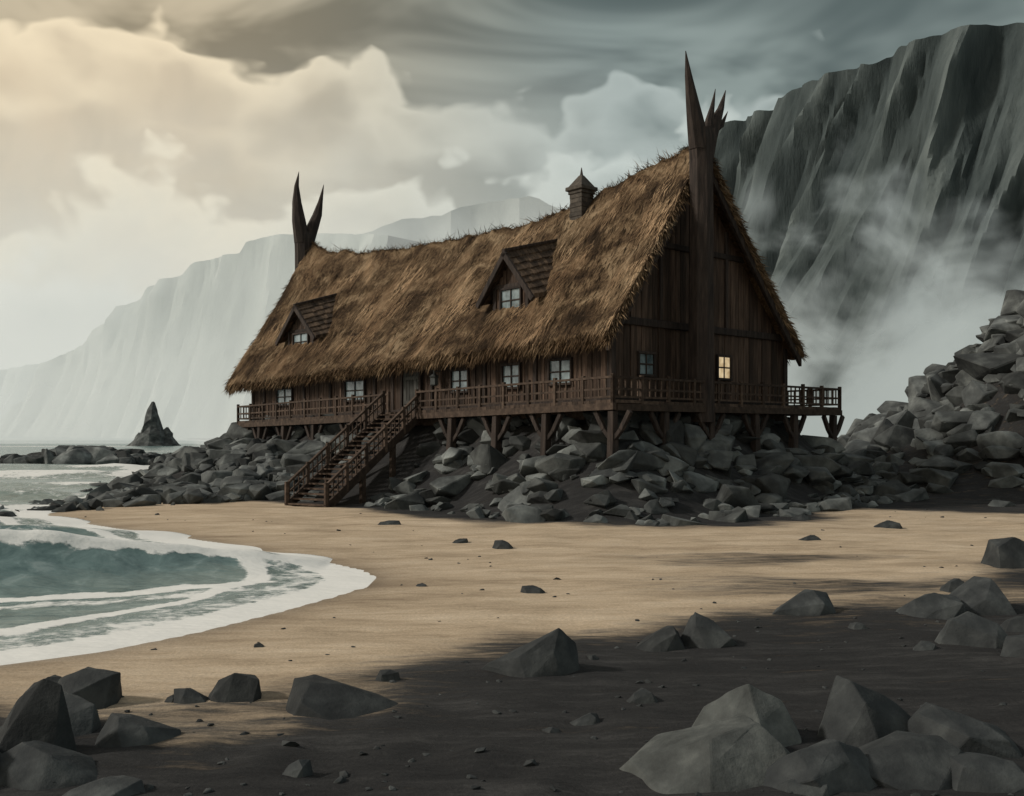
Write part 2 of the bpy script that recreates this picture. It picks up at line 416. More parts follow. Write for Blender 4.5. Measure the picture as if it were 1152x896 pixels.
F=[(.26,13.4,1.3,.60,.42),(2.02,15.1,.92,.34,.3),(2.73,15.2,.92,.50,-.35),(4.69,17.8,1.2,.40,.2),(.37,20.2,.56,.17,.1),
(-1.75,11.7,1.5,.33,-.45),(-3.45,11.9,.5,.2,-.2),(-3.02,12.0,.68,.32,0),(-4.67,11.9,.9,.46,.0),(-5.2,12.2,.6,.3,.2),
(-1.44,12.9,.38,.16,.1),(-.25,27.6,.65,.26,.1),(-1.4,29.2,.6,.15,0),(-3.9,34.5,1.0,.18,0),(4.4,34.2,.8,.2,0),(7.8,28.8,.8,.16,.2),
(10.8,23.7,1.4,.72,.1),(7.5,17.9,1.5,.60,.3),(6.7,17.5,1.2,.42,-.1),(6.3,14.8,1.15,.50,-.2),(6.75,13.8,1.2,.36,.1),
(5.1,16.2,.36,.13,0),(1.4,11.8,.44,.17,0),(.73,11.0,.40,.13,.2),(.4,10.7,.25,.08,0),
(-1.83,9.3,.3,.16,.1),(3.35,10.3,1.35,.62,-.3),(4.1,10.1,1.3,.40,-.3),(3.3,9.3,1.4,.32,.0),
(-4.35,9.9,.85,.80,.25),(-3.9,9.3,1.2,.34,-.3),(-4.7,9.2,1.3,.60,.1),(-3.3,8.8,.8,.18,0),(-4.5,10.7,1.2,.42,.1),(-3.55,10.4,.9,.25,-.2),
(-1.75,21.3,.35,.09,0),(-3.5,15.2,.25,.08,0),(-3.7,11.95,.22,.10,0),(5.4,14.4,.4,.13,0),(3.9,9.1,1.0,.22,0),(8.0,19.8,.7,.26,0),(7.4,16.0,.8,.24,0),
(3.45,37.5,1.8,.28,0),(7.3,37.0,1.4,.24,.2),(11.3,33.,.9,.25,0),(9.5,36,.9,.22,0),(2.3,8.7,.6,.16,0)]
for i,(x,y,w,h,pk) in enumerate(F):
    crag('beach_rock',x,y,w,h,pk,.75+.3*((i*37)%10)/10,seed=i+100,rotz=((i*53)%7-3)*.05)
crag('pale_boulder',1.72,9.3,1.65,.46,.35,.85,M_rockP,seed=71)
crag('pale_boulder',2.15,10.1,1.2,.64,.1,.75,M_rockP,seed=72)
crag('pale_boulder',2.4,9.0,1.3,.38,.3,.8,M_rockF,seed=75)
mb=MB()
for k in range(650):
    y=8.5+34*random.random()**1.4; x=random.uniform(-.45,.5)*y*1.1
    if float(sea_sd(np.array([x]),np.array([y]))[0])<.6: continue
    if y>np.interp(x,YBX,YBY) and random.random()<.75: continue
    sz=random.uniform(.012,.05)*(1+.9*(random.random()<.12))
    put_rock(mb,x,y,gz1(x,y)+sz*.1,sz*1.3,sz,sz*.6)
mb.build('pebbles',M_rockF)

mb=MB()
def spire(mb,x,y,w,h,seed):
    n=9; rr=random.Random(seed); vs=[];fs=[]
    hs=[-.1,.08,.25,.45,.65,.82,1.0]; ws=[1.35,1.0,.76,.56,.42,.30,.10]
    for hh,ww in zip(hs,ws):
        for k in range(n):
            th=2*math.pi*k/n; r_=w/2*ww*rr.uniform(.75,1.2)
            vs.append((x+r_*math.cos(th)+(hh-.5)*w*.06,y+r_*math.sin(th),hh*h+rr.uniform(-.03,.03)*h))
    for i in range(len(hs)-1):
        for k in range(n):
            k2=(k+1)%n; fs.append((i*n+k,i*n+k2,(i+1)*n+k2,(i+1)*n+k))
    fs.append(tuple((len(hs)-1)*n+k for k in range(n))); mb.add(vs,fs)
spire(mb,-82,250,7.5,10.0,3); spire(mb,-79,251,6,4.2,5); spire(mb,-85.0,250,5,3,8)
mb.build('sea_stack',M_rock)
mb=MB()
for k in range(230):
    u=random.gauss(0,.42); u=max(-1,min(1,u*1.5))
    x=-39.8+u*8.2; y=104+random.gauss(0,2.2); sz=random.uniform(.6,1.8)*(1.15-abs(u)*.7)
    put_rock(mb,x,y,.2,sz*1.5,sz*1.1,sz*random.uniform(.8,1.3))
for k in range(110):
    u=random.uniform(-1,1); sz=random.uniform(.5,1.1)*(1.1-abs(u)*.6)
    put_rock(mb,-37+u*7,130+random.gauss(0,2),0,sz*1.7,sz,sz*.8)
mb.build('sea_skerries',M_rock)

# ------------------------------------------------------------------ cliffs
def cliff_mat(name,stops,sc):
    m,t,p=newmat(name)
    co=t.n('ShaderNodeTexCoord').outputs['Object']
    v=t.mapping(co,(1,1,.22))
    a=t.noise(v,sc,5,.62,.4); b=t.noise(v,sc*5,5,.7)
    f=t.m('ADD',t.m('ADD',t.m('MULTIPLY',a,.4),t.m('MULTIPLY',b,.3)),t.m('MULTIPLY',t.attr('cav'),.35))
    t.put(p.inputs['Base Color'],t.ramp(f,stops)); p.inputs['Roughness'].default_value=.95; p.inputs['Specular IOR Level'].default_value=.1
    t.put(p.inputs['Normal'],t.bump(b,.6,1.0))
    return m
def tri(v):
    a=abs((v-math.floor(v))-.5)*2
    return math.sqrt(a*a+.004)
def cliff(name,path,foot,step,rows,amp,mat_,back=90,seed=0.,zb=-3,fs_=1.,topamp=1.,shear=.22):
    path=np.array(path,float); seg=np.hypot(np.diff(path[:,0]),np.diff(path[:,1])); u=np.concatenate([[0],np.cumsum(seg)])
    g=np.arange(0,u[-1],1.5); gx=np.interp(g,u,path[:,0]); gy=np.interp(g,u,path[:,1]); gzz=np.interp(g,u,path[:,2])
    tx=np.gradient(gx); ty=np.gradient(gy); k=15; ker=np.ones(k)/k
    tx=np.convolve(np.pad(tx,k//2,'edge'),ker,'valid'); ty=np.convolve(np.pad(ty,k//2,'edge'),ker,'valid')
    ln=np.hypot(tx,ty); gnx,gny=ty/ln,-tx/ln
    sgn=-1 if (gnx*gx+gny*gy).mean()>0 else 1
    gnx*=sgn; gny*=sgn
    U=np.arange(2,u[-1]-2+shear*60,step)
    vs=[];cv=[]; nb=8; keep=[]
    for j in range(rows+1):
        h=j/rows
        zap=h*np.interp(U,g,gzz); Ua=np.clip(U-shear*zap,0,u[-1])        # columns lean with the rock folds
        X_=np.interp(Ua,g,gx); Y_=np.interp(Ua,g,gy); Zt=np.interp(Ua,g,gzz); NX=np.interp(Ua,g,gnx); NY=np.interp(Ua,g,gny)
        for i in range(len(U)):
            z=zb+(Zt[i]-zb)*h
            uu=U[i]/fs_; zz=z/fs_
            wp=n3(uu/16,zz/40,seed+31); uw=uu+4.0*wp
            r1=1-2*abs(n3(uu/30,zz/150,seed))
            A1=.8+.9*n3(uw/22,zz/45,seed+3); A2=.5+1.1*n3(uw/12,zz/26,seed+6); A3=.5+.9*n3(uw/6,zz/14,seed+8)
            f1=tri(uw/13.+.4*n3(zz/45,uu/40,seed+11)); f2=tri((uw*.9+zz*.12)/5.6+.4*n3(uu/11,zz/24,seed+12)); f3=tri((uw*1.1-zz*.08)/2.3+.5*n3(uu/5,zz/14,seed+13))
            ds0=noise.voronoi(Vector((uw/7.,zz/20.,seed*.37)))[0]
            dd=amp*(.85*r1+.85*(f1-.5)*A1+.38*(f2-.5)*A2+.13*(f3-.5)*A3-.32*ds0[0])*(1-.45*max(0,(h-.9)/.1))
            off=foot*(1-h)**1.5+dd-amp*.3
            topn=topamp*(n3(U[i]/9,3.,seed)*.02+n3(U[i]/3.5,8.,seed)*.010)*Zt[i]*h**6
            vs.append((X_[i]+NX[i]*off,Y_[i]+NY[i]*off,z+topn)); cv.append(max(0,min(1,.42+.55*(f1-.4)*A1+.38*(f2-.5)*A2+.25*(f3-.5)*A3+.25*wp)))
            if j==rows: keep.append((NX[i],NY[i],Zt[i]))
    for j in range(1,nb+1):
        b=j/nb
        for i in range(len(U)):
            vx,vy,vz=vs[rows*len(U)+i]; a_,b_,c_=keep[i]
            vs.append((vx-a_*back*b,vy-b_*back*b,vz-(.15*c_)*b*b)); cv.append(.6)
    n=len(U); fs=[(j*n+i,j*n+i+1,(j+1)*n+i+1,(j+1)*n+i) for j in range(rows+nb) for i in range(n-1)]
    me=bpy.data.meshes.new(name); me.from_pydata(vs,[],fs); me.update()
    at=me.attributes.new('cav','FLOAT','POINT'); at.data.foreach_set('value',cv)
    me.shade_smooth(); me.set_sharp_from_angle(angle=math.radians(24))
    me.materials.append(mat_); return link(bpy.data.objects.new(name,me))
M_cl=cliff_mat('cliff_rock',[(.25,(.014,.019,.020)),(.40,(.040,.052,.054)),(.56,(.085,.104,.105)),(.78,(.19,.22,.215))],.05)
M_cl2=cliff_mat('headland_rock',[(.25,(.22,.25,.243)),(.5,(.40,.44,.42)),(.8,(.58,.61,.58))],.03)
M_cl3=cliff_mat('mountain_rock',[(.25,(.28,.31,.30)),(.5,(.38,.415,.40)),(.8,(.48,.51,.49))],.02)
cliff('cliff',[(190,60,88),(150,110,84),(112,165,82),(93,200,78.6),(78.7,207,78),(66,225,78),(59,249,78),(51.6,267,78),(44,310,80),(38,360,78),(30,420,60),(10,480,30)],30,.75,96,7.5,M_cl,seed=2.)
def hp(b,Yd,dy): return (b*Yd,Yd,3+dy*Yd/1235)
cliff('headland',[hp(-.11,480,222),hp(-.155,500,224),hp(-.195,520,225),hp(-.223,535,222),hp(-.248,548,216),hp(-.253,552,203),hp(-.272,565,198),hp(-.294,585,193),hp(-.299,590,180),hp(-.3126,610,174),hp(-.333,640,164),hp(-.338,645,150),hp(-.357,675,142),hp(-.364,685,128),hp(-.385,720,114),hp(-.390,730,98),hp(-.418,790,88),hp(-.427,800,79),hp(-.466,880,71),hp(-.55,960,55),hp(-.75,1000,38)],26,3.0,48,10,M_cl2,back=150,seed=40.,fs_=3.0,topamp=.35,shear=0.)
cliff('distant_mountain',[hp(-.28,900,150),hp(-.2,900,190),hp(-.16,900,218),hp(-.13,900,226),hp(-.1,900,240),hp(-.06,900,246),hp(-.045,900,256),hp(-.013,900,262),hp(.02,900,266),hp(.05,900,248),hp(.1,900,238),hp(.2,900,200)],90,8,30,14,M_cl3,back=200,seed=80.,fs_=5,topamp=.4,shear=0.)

# ------------------------------------------------------------------ mist and haze banks: thin glowing sheets that imitate vapour and distance haze
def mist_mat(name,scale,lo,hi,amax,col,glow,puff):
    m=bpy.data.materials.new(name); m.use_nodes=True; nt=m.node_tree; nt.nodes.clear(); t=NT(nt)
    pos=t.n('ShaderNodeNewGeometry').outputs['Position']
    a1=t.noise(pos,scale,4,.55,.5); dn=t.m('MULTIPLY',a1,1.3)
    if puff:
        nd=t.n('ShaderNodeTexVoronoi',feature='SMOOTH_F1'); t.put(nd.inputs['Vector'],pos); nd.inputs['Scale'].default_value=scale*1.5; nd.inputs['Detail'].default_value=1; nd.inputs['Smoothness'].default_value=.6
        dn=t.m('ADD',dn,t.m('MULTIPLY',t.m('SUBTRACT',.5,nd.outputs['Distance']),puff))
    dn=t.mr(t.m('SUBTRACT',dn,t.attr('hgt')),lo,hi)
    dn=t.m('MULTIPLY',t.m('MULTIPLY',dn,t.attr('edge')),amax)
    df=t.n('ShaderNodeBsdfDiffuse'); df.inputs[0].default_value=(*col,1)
    em=t.n('ShaderNodeEmission'); em.inputs[0].default_value=(*glow,1)       # painted glow in place of light scattered by vapour
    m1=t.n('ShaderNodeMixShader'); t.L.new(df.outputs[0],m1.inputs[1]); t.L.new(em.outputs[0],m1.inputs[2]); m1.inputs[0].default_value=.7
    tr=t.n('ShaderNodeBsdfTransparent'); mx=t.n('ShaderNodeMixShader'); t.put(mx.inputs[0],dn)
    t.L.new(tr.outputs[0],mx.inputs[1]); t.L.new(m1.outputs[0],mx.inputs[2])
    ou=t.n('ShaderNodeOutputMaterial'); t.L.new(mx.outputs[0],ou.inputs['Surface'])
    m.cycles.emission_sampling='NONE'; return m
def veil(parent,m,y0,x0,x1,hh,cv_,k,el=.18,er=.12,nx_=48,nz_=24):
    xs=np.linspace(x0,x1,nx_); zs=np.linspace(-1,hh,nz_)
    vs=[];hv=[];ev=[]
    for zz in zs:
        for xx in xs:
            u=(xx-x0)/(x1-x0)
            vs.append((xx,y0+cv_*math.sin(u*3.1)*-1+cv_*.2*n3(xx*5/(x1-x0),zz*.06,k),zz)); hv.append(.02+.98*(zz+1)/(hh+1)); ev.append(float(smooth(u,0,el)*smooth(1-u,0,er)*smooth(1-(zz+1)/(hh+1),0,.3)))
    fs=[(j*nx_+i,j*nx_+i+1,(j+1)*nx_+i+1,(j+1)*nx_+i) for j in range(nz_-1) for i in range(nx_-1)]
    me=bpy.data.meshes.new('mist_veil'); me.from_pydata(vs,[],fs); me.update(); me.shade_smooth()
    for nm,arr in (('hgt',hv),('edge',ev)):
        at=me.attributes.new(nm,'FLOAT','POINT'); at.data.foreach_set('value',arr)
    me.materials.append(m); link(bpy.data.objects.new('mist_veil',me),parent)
mist=empty('mist_bank')
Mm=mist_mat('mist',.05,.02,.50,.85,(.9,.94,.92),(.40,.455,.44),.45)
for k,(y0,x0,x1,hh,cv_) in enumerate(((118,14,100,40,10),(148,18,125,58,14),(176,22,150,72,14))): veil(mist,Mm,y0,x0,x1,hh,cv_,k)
hz_=empty('sea_haze')
Mh=mist_mat('haze',.012,-.55,.85,.55,(.95,.96,.93),(.72,.75,.70),0)  # pale glow of these sheets paints distance haze over the headland
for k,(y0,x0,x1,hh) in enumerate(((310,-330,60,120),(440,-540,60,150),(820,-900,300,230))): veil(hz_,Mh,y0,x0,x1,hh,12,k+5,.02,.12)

# ------------------------------------------------------------------ HOUSE
H=empty('thatched_longhouse')
QL=lambda a,o,z: P(a,-o,z)
QG=lambda a,o,z: P(-o,a,z)
QB=lambda a,o,z: P(a,W+o,z)
QF=lambda a,o,z: P(L+o,a,z)
mb=MB()
mb.boxQ(QL,0,L,-.25,-.02,lambda s:zd(s)-.3,lambda s:zroof(s,0)-.42)
mb.boxQ(QB,0,L,-.25,-.02,lambda s:zd(s)-.3,lambda s:zroof(s,W)-.42)
def planks(Q,a0,a1,zb_,zt_,w=.27):
    a=a0
    while a<a1-.02:
        b=min(a1,a+w*random.uniform(.75,1.25)); o=random.uniform(.02,.06)
        mb.boxQ(Q,a+.012,b-.012,-.02,o,zb_,zt_); a=b
planks(QL,0,L,lambda s:zd(s)-.3,lambda s:zroof(s,0)-.42)
planks(QB,0,L,lambda s:zd(s)-.3,lambda s:zroof(s,W)-.42)
for Q,s0 in ((QG,0),(QF,L)):
    for a0,a1 in ((0,TR),(TR,W)):
        mb.boxQ(Q,a0,a1,-.25,-.02,zd(s0)-.3,lambda t0:zroof(s0,t0)-.42)
        planks(Q,a0,a1,lambda t0:zd(s0)-.3,lambda t0:zroof(s0,t0)-.42,.36)
mb.build('walls',M_wood,H)
mb=MB()
for s in (0.,4.2,7.5,11.4,14.6,16.2,20.5,23.3,28,L):
    mb.boxQ(QL,s-.11,s+.11,.0,.13,lambda a:zd(a),lambda a:zroof(a,0)-.45)
mb.boxQ(QL,0,L,.0,.12,lambda a:zd(a),lambda a:zd(a)+.18)
mb.boxQ(QL,0,L,.0,.15,lambda a:zroof(a,0)-.75,lambda a:zroof(a,0)-.5)
for a in (.0,W):
    mb.boxQ(QG,a-.14,a+.14,.0,.16,zd(0),zroof(0,a)-.45)
mb.boxQ(QG,.3,W-.3,.0,.17,7.0,7.28); mb.boxQ(QG,.14,W-.14,.0,.12,zd(0),zd(0)+.2)
mb.boxQ(QG,2.9,W*.77,.0,.14,10.1,10.32)
for a in (2.9,7.3): mb.boxQ(QG,a-.09,a+.09,.0,.13,7.28,zroof(0,a)-.5)
for s0 in (-.62,L+1.55):
    for ta,tb in ((TE+.05,TR),(TB-.05,TR)):
        n=8
        for k in range(n):
            u0=ta+(tb-ta)*k/n; u1=ta+(tb-ta)*(k+1)/n
            z0=zroof(s0,u0)-.40; z1=zroof(s0,u1)-.40; e=.09
            mb.hexa([P(s0-e,u0,z0-.42),P(s0-e,u1,z1-.42),P(s0+e,u1,z1-.42),P(s0+e,u0,z0-.42),
                     P(s0-e,u0,z0),P(s0-e,u1,z1),P(s0+e,u1,z1),P(s0+e,u0,z0)],.5)
mb.build('timber_frame',M_beam,H,bevel=.02)

# roof thatch
sv=np.arange(-.75,L+1.95,.16); prof=[]
nf=46
for k in range(nf+1): prof.append((TE+(TR-TE)*k/nf,0))
for k in range(1,nf+1): prof.append((TR+(TB-TR)*k/nf,0))
under=[(TB,1),(TR,1),(TE,1)]
vs=[];fs=[]
def clump(s,t0):
    return .17*n3(s*.5,t0*.4,1.)+.14*n3(s*1.3,t0*1.0,4.)+.08*n3(s*3.3,t0*2.4,6.)+.04*n3(s*8,t0*5,8.)
for s in sv:
    for (t0,k) in prof+under:
        if k==0:
            z=zroof(s,t0)+clump(s,t0)+.08*math.exp(-abs(t0-TR)/.3)
            tt=t0
            if t0<=TE+.02: tt=t0-.18*abs(n3(s*1.6,3.3)); z-=.12
            vs.append(P(s,tt,z))
        else:
            vs.append(P(s,t0+(.1 if t0==TE else 0),zroof(s,t0)-.42+(.08*n3(s*2.4,t0) if t0!=TR else 0)))
n=len(prof)+3
for i in range(len(sv)-1):
    for k in range(n):
        k2=(k+1)%n; fs.append((i*n+k,i*n+k2,(i+1)*n+k2,(i+1)*n+k))
fs.append(tuple(range(n))); fs.append(tuple((len(sv)-1)*n+k for k in range(n))[::-1])
mb=MB(); mb.add(vs,fs,.5); mb.build('thatch_roof',M_thatch,H,smoothsh=True)

mb=MB()
def strand(p,d,l,w,r,side=None):
    d=d.normalized(); a=d.cross(side if side else Vector((random.gauss(0,1),random.gauss(0,1),random.gauss(0,1)))).normalized()*w/2
    mid=p+d*l*.55+Vector((0,0,-.03*l)); tip=p+d*l+Vector((0,0,-.12*l))
    mb.add([p-a,p+a,mid+a*.8,mid-a*.8,tip],[(0,1,2,3),(3,2,4)],r)
def surf(s,t0):
    e=.05; z=zroof(s,t0)+clump(s,t0)
    pt=P(s,t0,z); ft=P(s,t0+e,zroof(s,t0+e))-P(s,t0,zroof(s,t0))
    f2=P(s+.2,t0,zroof(s+.2,t0))-P(s,t0,zroof(s,t0))
    nrm=ft.cross(f2).normalized()
    if nrm.z<0: nrm=-nrm
    return pt,ft.normalized(),nrm
for k in range(24000):
    s=random.uniform(-.7,L+1.85); fr=random.random()<.88
    t0=random.uniform(TE,TR) if fr else random.uniform(TR,TB)
    v=(t0-TE)/(TR-TE)
    patch=.50+1.6*n3(s*.30,t0*.55,9.)+1.1*n3(s*1.0,t0*1.3,19.)-.3*max(0,v-.75)*4*(fr)-.25*max(0,.2-v)*5
    if patch<.2 and random.random()<.65: continue
    pt,up,nrm=surf(s,t0)
    dn_=-up if fr else up
    lift=random.uniform(-.02,.13) if random.random()<.90 else random.uniform(.15,.55)
    d=dn_+nrm*lift+S3*random.gauss(0,.2)
    strand(pt+nrm*.01,d,random.uniform(.2,.65),random.uniform(.018,.045),max(0,min(1,patch+random.gauss(0,.22))),nrm)
for k in range(5200):
    s=random.uniform(-.7,L+1.85); t0=TE+random.uniform(-.05,.22)
    z=zroof(s,TE)-random.uniform(.05,.42); lg=1+.8*max(0,n3(s*1.3,5.))
    strand(P(s,t0,z),Vector((-T3.x*.55,-T3.y*.55,-random.uniform(.5,1.3)))+S3*random.gauss(0,.3),random.uniform(.2,.5)*lg,random.uniform(.02,.045),random.random()*.7)
for k in range(700):
    s=random.uniform(-.7,L+1.85); strand(P(s,TB-.05,zroof(s,TB)-random.uniform(.0,.4)),T3*.6+Vector((0,0,-random.uniform(.4,1.2)))+S3*random.gauss(0,.3),random.uniform(.2,.5),.03,random.random()*.6)
for k in range(2000):
    s=random.uniform(-.7,L+1.85); l=random.uniform(.15,.45) if random.random()<.88 else random.uniform(.4,.9)
    strand(P(s,TR+random.gauss(0,.12),zridge(s)+clump(s,TR)),Vector((0,0,random.uniform(.15,1.)))+S3*random.gauss(0,.8)+T3*random.gauss(0,.7),l,random.uniform(.018,.035),random.random()*.5)
for k in range(4800):
    near_=random.random()<.65; s0=-.72 if near_ else L+1.85; sg=-1 if near_ else 1
    t0=random.uniform(TE,TB); fr=t0<TR; v=zroof(s0,t0)-random.uniform(0,.45)
    pt,up,nrm=surf(s0,t0); dn_=-up if fr else up
    strand(P(s0-sg*.05,t0,v),S3*sg*random.uniform(.2,.9)+dn_*random.uniform(.3,1.2)+nrm*random.gauss(.05,.3),random.uniform(.18,.55),random.uniform(.02,.045),random.random()*.7)
mb.build('straw_fringe',M_straw,H)

# windows, door, dormers
fr=MB(); gl=MB(); gll=MB()
def window(Q,a,zc,w,h,o=.06,lit=False,mull=2):
    g=gll if lit else gl
    g.boxQ(Q,a-w/2,a+w/2,o-.03,o+.02,zc-h/2,zc+h/2)
    e=.10
    fr.boxQ(Q,a-w/2-e,a+w/2+e,o-.02,o+.13,zc-h/2-e,zc-h/2-.001); fr.boxQ(Q,a-w/2-e,a+w/2+e,o-.02,o+.11,zc+h/2+.001,zc+h/2+e)
    fr.boxQ(Q,a-w/2-e,a-w/2,o-.02,o+.10,zc-h/2,zc+h/2); fr.boxQ(Q,a+w/2,a+w/2+e,o-.02,o+.10,zc-h/2,zc+h/2)
    for k in range(1,mull+1):
        x=a-w/2+w*k/(mull+1); fr.boxQ(Q,x-.03,x+.03,o+.022,o+.065,zc-h/2,zc+h/2)
    fr.boxQ(Q,a-w/2,a+w/2,o+.022,o+.06,zc-.03,zc+.03)
for s,w,h in ((2.71,1.2,.85),(5.71,1.05,.85),(9.25,1.15,.85),(18.03,1.75,.9),(25.5,1.7,.8)):
    window(QL,s,zd(s)+1.25,w,h,mull=1)
window(QG,1.97,5.58,.85,.75,mull=1); window(QG,7.1,5.66,.85,.85,lit=True,mull=1)
ds=12.98
fr.boxQ(QL,ds-.85,ds-.68,.04,.2,zd(ds),zd(ds)+2.0); fr.boxQ(QL,ds+.68,ds+.85,.04,.2,zd(ds),zd(ds)+2.0); fr.boxQ(QL,ds-.85,ds+.85,.04,.22,zd(ds)+2.001,zd(ds)+2.2)
dr=MB(); dw=MB()
def dormer(sc,tf,hw,zb_,ze_,za,bt,bz,ww,wh,zc,ov):
    Q=lambda a,o,z:P(a,tf-o,z)
    dw.hexa([P(sc-hw,tf+.15,zb_),P(sc+hw,tf+.15,zb_),P(sc+hw,tf,zb_),P(sc-hw,tf,zb_),P(sc-hw,tf+.15,ze_),P(sc+hw,tf+.15,ze_),P(sc+hw,tf,ze_),P(sc-hw,tf,ze_)])
    dw.add([P(sc-hw,tf,ze_),P(sc+hw,tf,ze_),P(sc,tf,za-.1),P(sc-hw,tf+.15,ze_),P(sc+hw,tf+.15,ze_),P(sc,tf+.15,za-.1)],[(0,1,2),(5,4,3),(0,3,4,1),(1,4,5,2),(2,5,3,0)])
    a=sc-hw
    while a<sc+hw-.05:
        b=min(sc+hw,a+.24); top=ze_+(za-.15-ze_)*(1-abs((a+b)/2-sc)/hw); dw.boxQ(Q,a+.01,b-.01,.0,random.uniform(.02,.045),zb_,top); a=b
    for sg in (-1,1):
        x=sc+sg*hw; dw.hexa([P(x-.06,tf+.0,zb_-.3),P(x+.06,tf+.0,zb_-.3),P(x+.06,tf+2.6,zb_-.3+1.8),P(x-.06,tf+2.6,zb_-.3+1.8),P(x-.06,tf+.0,ze_),P(x+.06,tf+.0,ze_),P(x+.06,tf+2.6,ze_+.4),P(x-.06,tf+2.6,ze_+.4)])
    fr.boxQ(Q,sc-hw-.08,sc-hw+.12,.0,.12,zb_-.1,ze_); fr.boxQ(Q,sc+hw-.12,sc+hw+.08,.0,.12,zb_-.1,ze_); fr.boxQ(Q,sc-hw,sc+hw,.0,.10,ze_-.06,ze_+.1)
    window(Q,sc,zc,ww,wh,o=.045,mull=1)
    ez=ze_-(za-ze_)*(ov/hw)*.75
    rows=7; cols=16
    for sg in (-1,1):
        for i in range(rows):
            v0=i/rows; v1=min(1.02,(i+1.25)/rows)
            for c in range(cols):
                u0=c/cols; u1=(c+.93)/cols
                def pp(u,v,lift):
                    flare=.10*(1-v)**2
                    x=sc+sg*(hw+ov)*(1-v); tf0=tf-.42
                    tb0=bt*v+(tf+2.1)*(1-v); zf=ez+(za-ez)*v+flare; zb0=bz*v+(ez+.7)*(1-v)
                    return P(x,tf0+(tb0-tf0)*u,zf+(zb0-zf)*u+lift)
                j=random.uniform(0,.04)
                dr.hexa([pp(u0,v0-.02,-.1),pp(u1,v0-.02,-.1),pp(u1,v1,-.12),pp(u0,v1,-.12),pp(u0,v0-j,.07+j),pp(u1,v0-j,.07+j),pp(u1,v1,.0),pp(u0,v1,.0)])
        fr.beam(P(sc+sg*(hw+ov),tf-.47,ez-.06),P(sc-sg*.1,tf-.47,za+.02),.12,.24)
    fr.beam(P(sc,tf-.52,za+.08),P(sc,bt,bz+.08),.16,.12)
dormer(6.6,.75,1.1,7.6,9.1,10.45,3.6,11.3,1.25,.9,8.5,.75)
dormer(24.9,.7,1.4,6.95,8.55,9.85,3.4,10.8,1.6,.85,7.95,.8)
dw.build('dormer_walls',M_wood,H); dr.build('dormer_roofs',M_shingle,H)
fr.build('window_frames',M_beam,H,bevel=.01); gl.build('window_glass',M_glass,H); gll.build('lit_window_glass',M_glassLit,H)
mb=MB()
for k in range(5):
    a=ds-.67+k*.27; mb.boxQ(QL,a,a+.25,.05,random.uniform(.1,.13),zd(ds)+.02,zd(ds)+2.0)
mb.boxQ(QL,ds-.6,ds+.6,.13,.16,zd(ds)+.4,zd(ds)+.55); mb.boxQ(QL,ds-.6,ds+.6,.13,.16,zd(ds)+1.5,zd(ds)+1.65)
mb.build('door',M_door,H,bevel=.01)
mb=MB(); Lp=P(10.7,-.45,zd(10.7)+1.3)
mb.beam(P(10.7,-.1,Lp.z+.45),P(10.7,-.5,Lp.z+.45),.06,.06); mb.loft([(Lp+Vector((0,0,z)),r_,r_) for z,r_ in ((-.2,.12),(-.15,.17),(.15,.17),(.2,.22),(.36,.04),(.44,.03))],6,(S3,T3))
mb.build('wall_lantern',M_iron,H)

# chimney
mb=MB()
cs,ct=6.1,4.6
def cb(h,z0,z1,h2=None):
    h2=h if h2 is None else h2
    mb.hexa([P(cs-h,ct-h,z0),P(cs+h,ct-h,z0),P(cs+h,ct+h,z0),P(cs-h,ct+h,z0),P(cs-h2,ct-h2,z1),P(cs+h2,ct-h2,z1),P(cs+h2,ct+h2,z1),P(cs-h2,ct+h2,z1)])
z=11.4
while z<13.45: cb(.40+random.uniform(-.015,.015),z,z+.2); z+=.2
cb(.45,13.4,13.55); cb(.54,13.552,13.72); cb(.46,13.72,14.25,.09); cb(.07,14.2,14.6,.02)
mb.build('chimney',M_chim,H,bevel=.02)

# horned posts
mb=MB()
def post(s,t0,spec):
    for ring in spec:
        mb.loft([(P(s,t0+o,z),r1,r2) for o,z,r1,r2 in ring],8,(T3,S3),.5)
post(-1.1,4.2,[
 [(0,3.4,.49,.47),(0,7,.48,.45),(0,11,.46,.44),(0,13.4,.46,.42),(.02,14.2,.56,.40),(0,14.65,.50,.34)],
 [(-.12,13.8,.42,.37),(-.35,14.8,.38,.30),(-.58,15.6,.27,.22),(-.82,16.5,.14,.13),(-1.0,17.4,.015,.015)],
 [(.15,13.5,.40,.36),(.5,14.4,.37,.30),(.95,15.15,.26,.22),(1.3,15.7,.14,.13),(1.65,16.5,.012,.012)],
 [(.35,14.2,.26,.22),(.55,15.1,.18,.15),(.75,15.7,.09,.08),(.95,16.4,.01,.01)],
 [(.8,14.7,.18,.16),(1.3,15.0,.13,.12),(1.8,15.7,.01,.01)]])
post(L+2.15,4.6,[
 [(0,3.6,.52,.52),(0,9,.50,.50),(0,14,.50,.50),(.05,15.0,.58,.50),(.1,15.4,.48,.42)],
 [(-.12,14.7,.44,.44),(-.34,16.0,.40,.38),(-.5,17.2,.26,.26),(-.52,18.2,.13,.13),(-.35,19.1,.012,.012)],
 [(.2,14.6,.40,.40),(.6,15.7,.38,.34),(1.0,16.6,.28,.26),(1.25,17.5,.14,.13),(1.5,18.6,.012,.012)]])
mb.build('horned_posts',M_beam,H,bevel=.02)

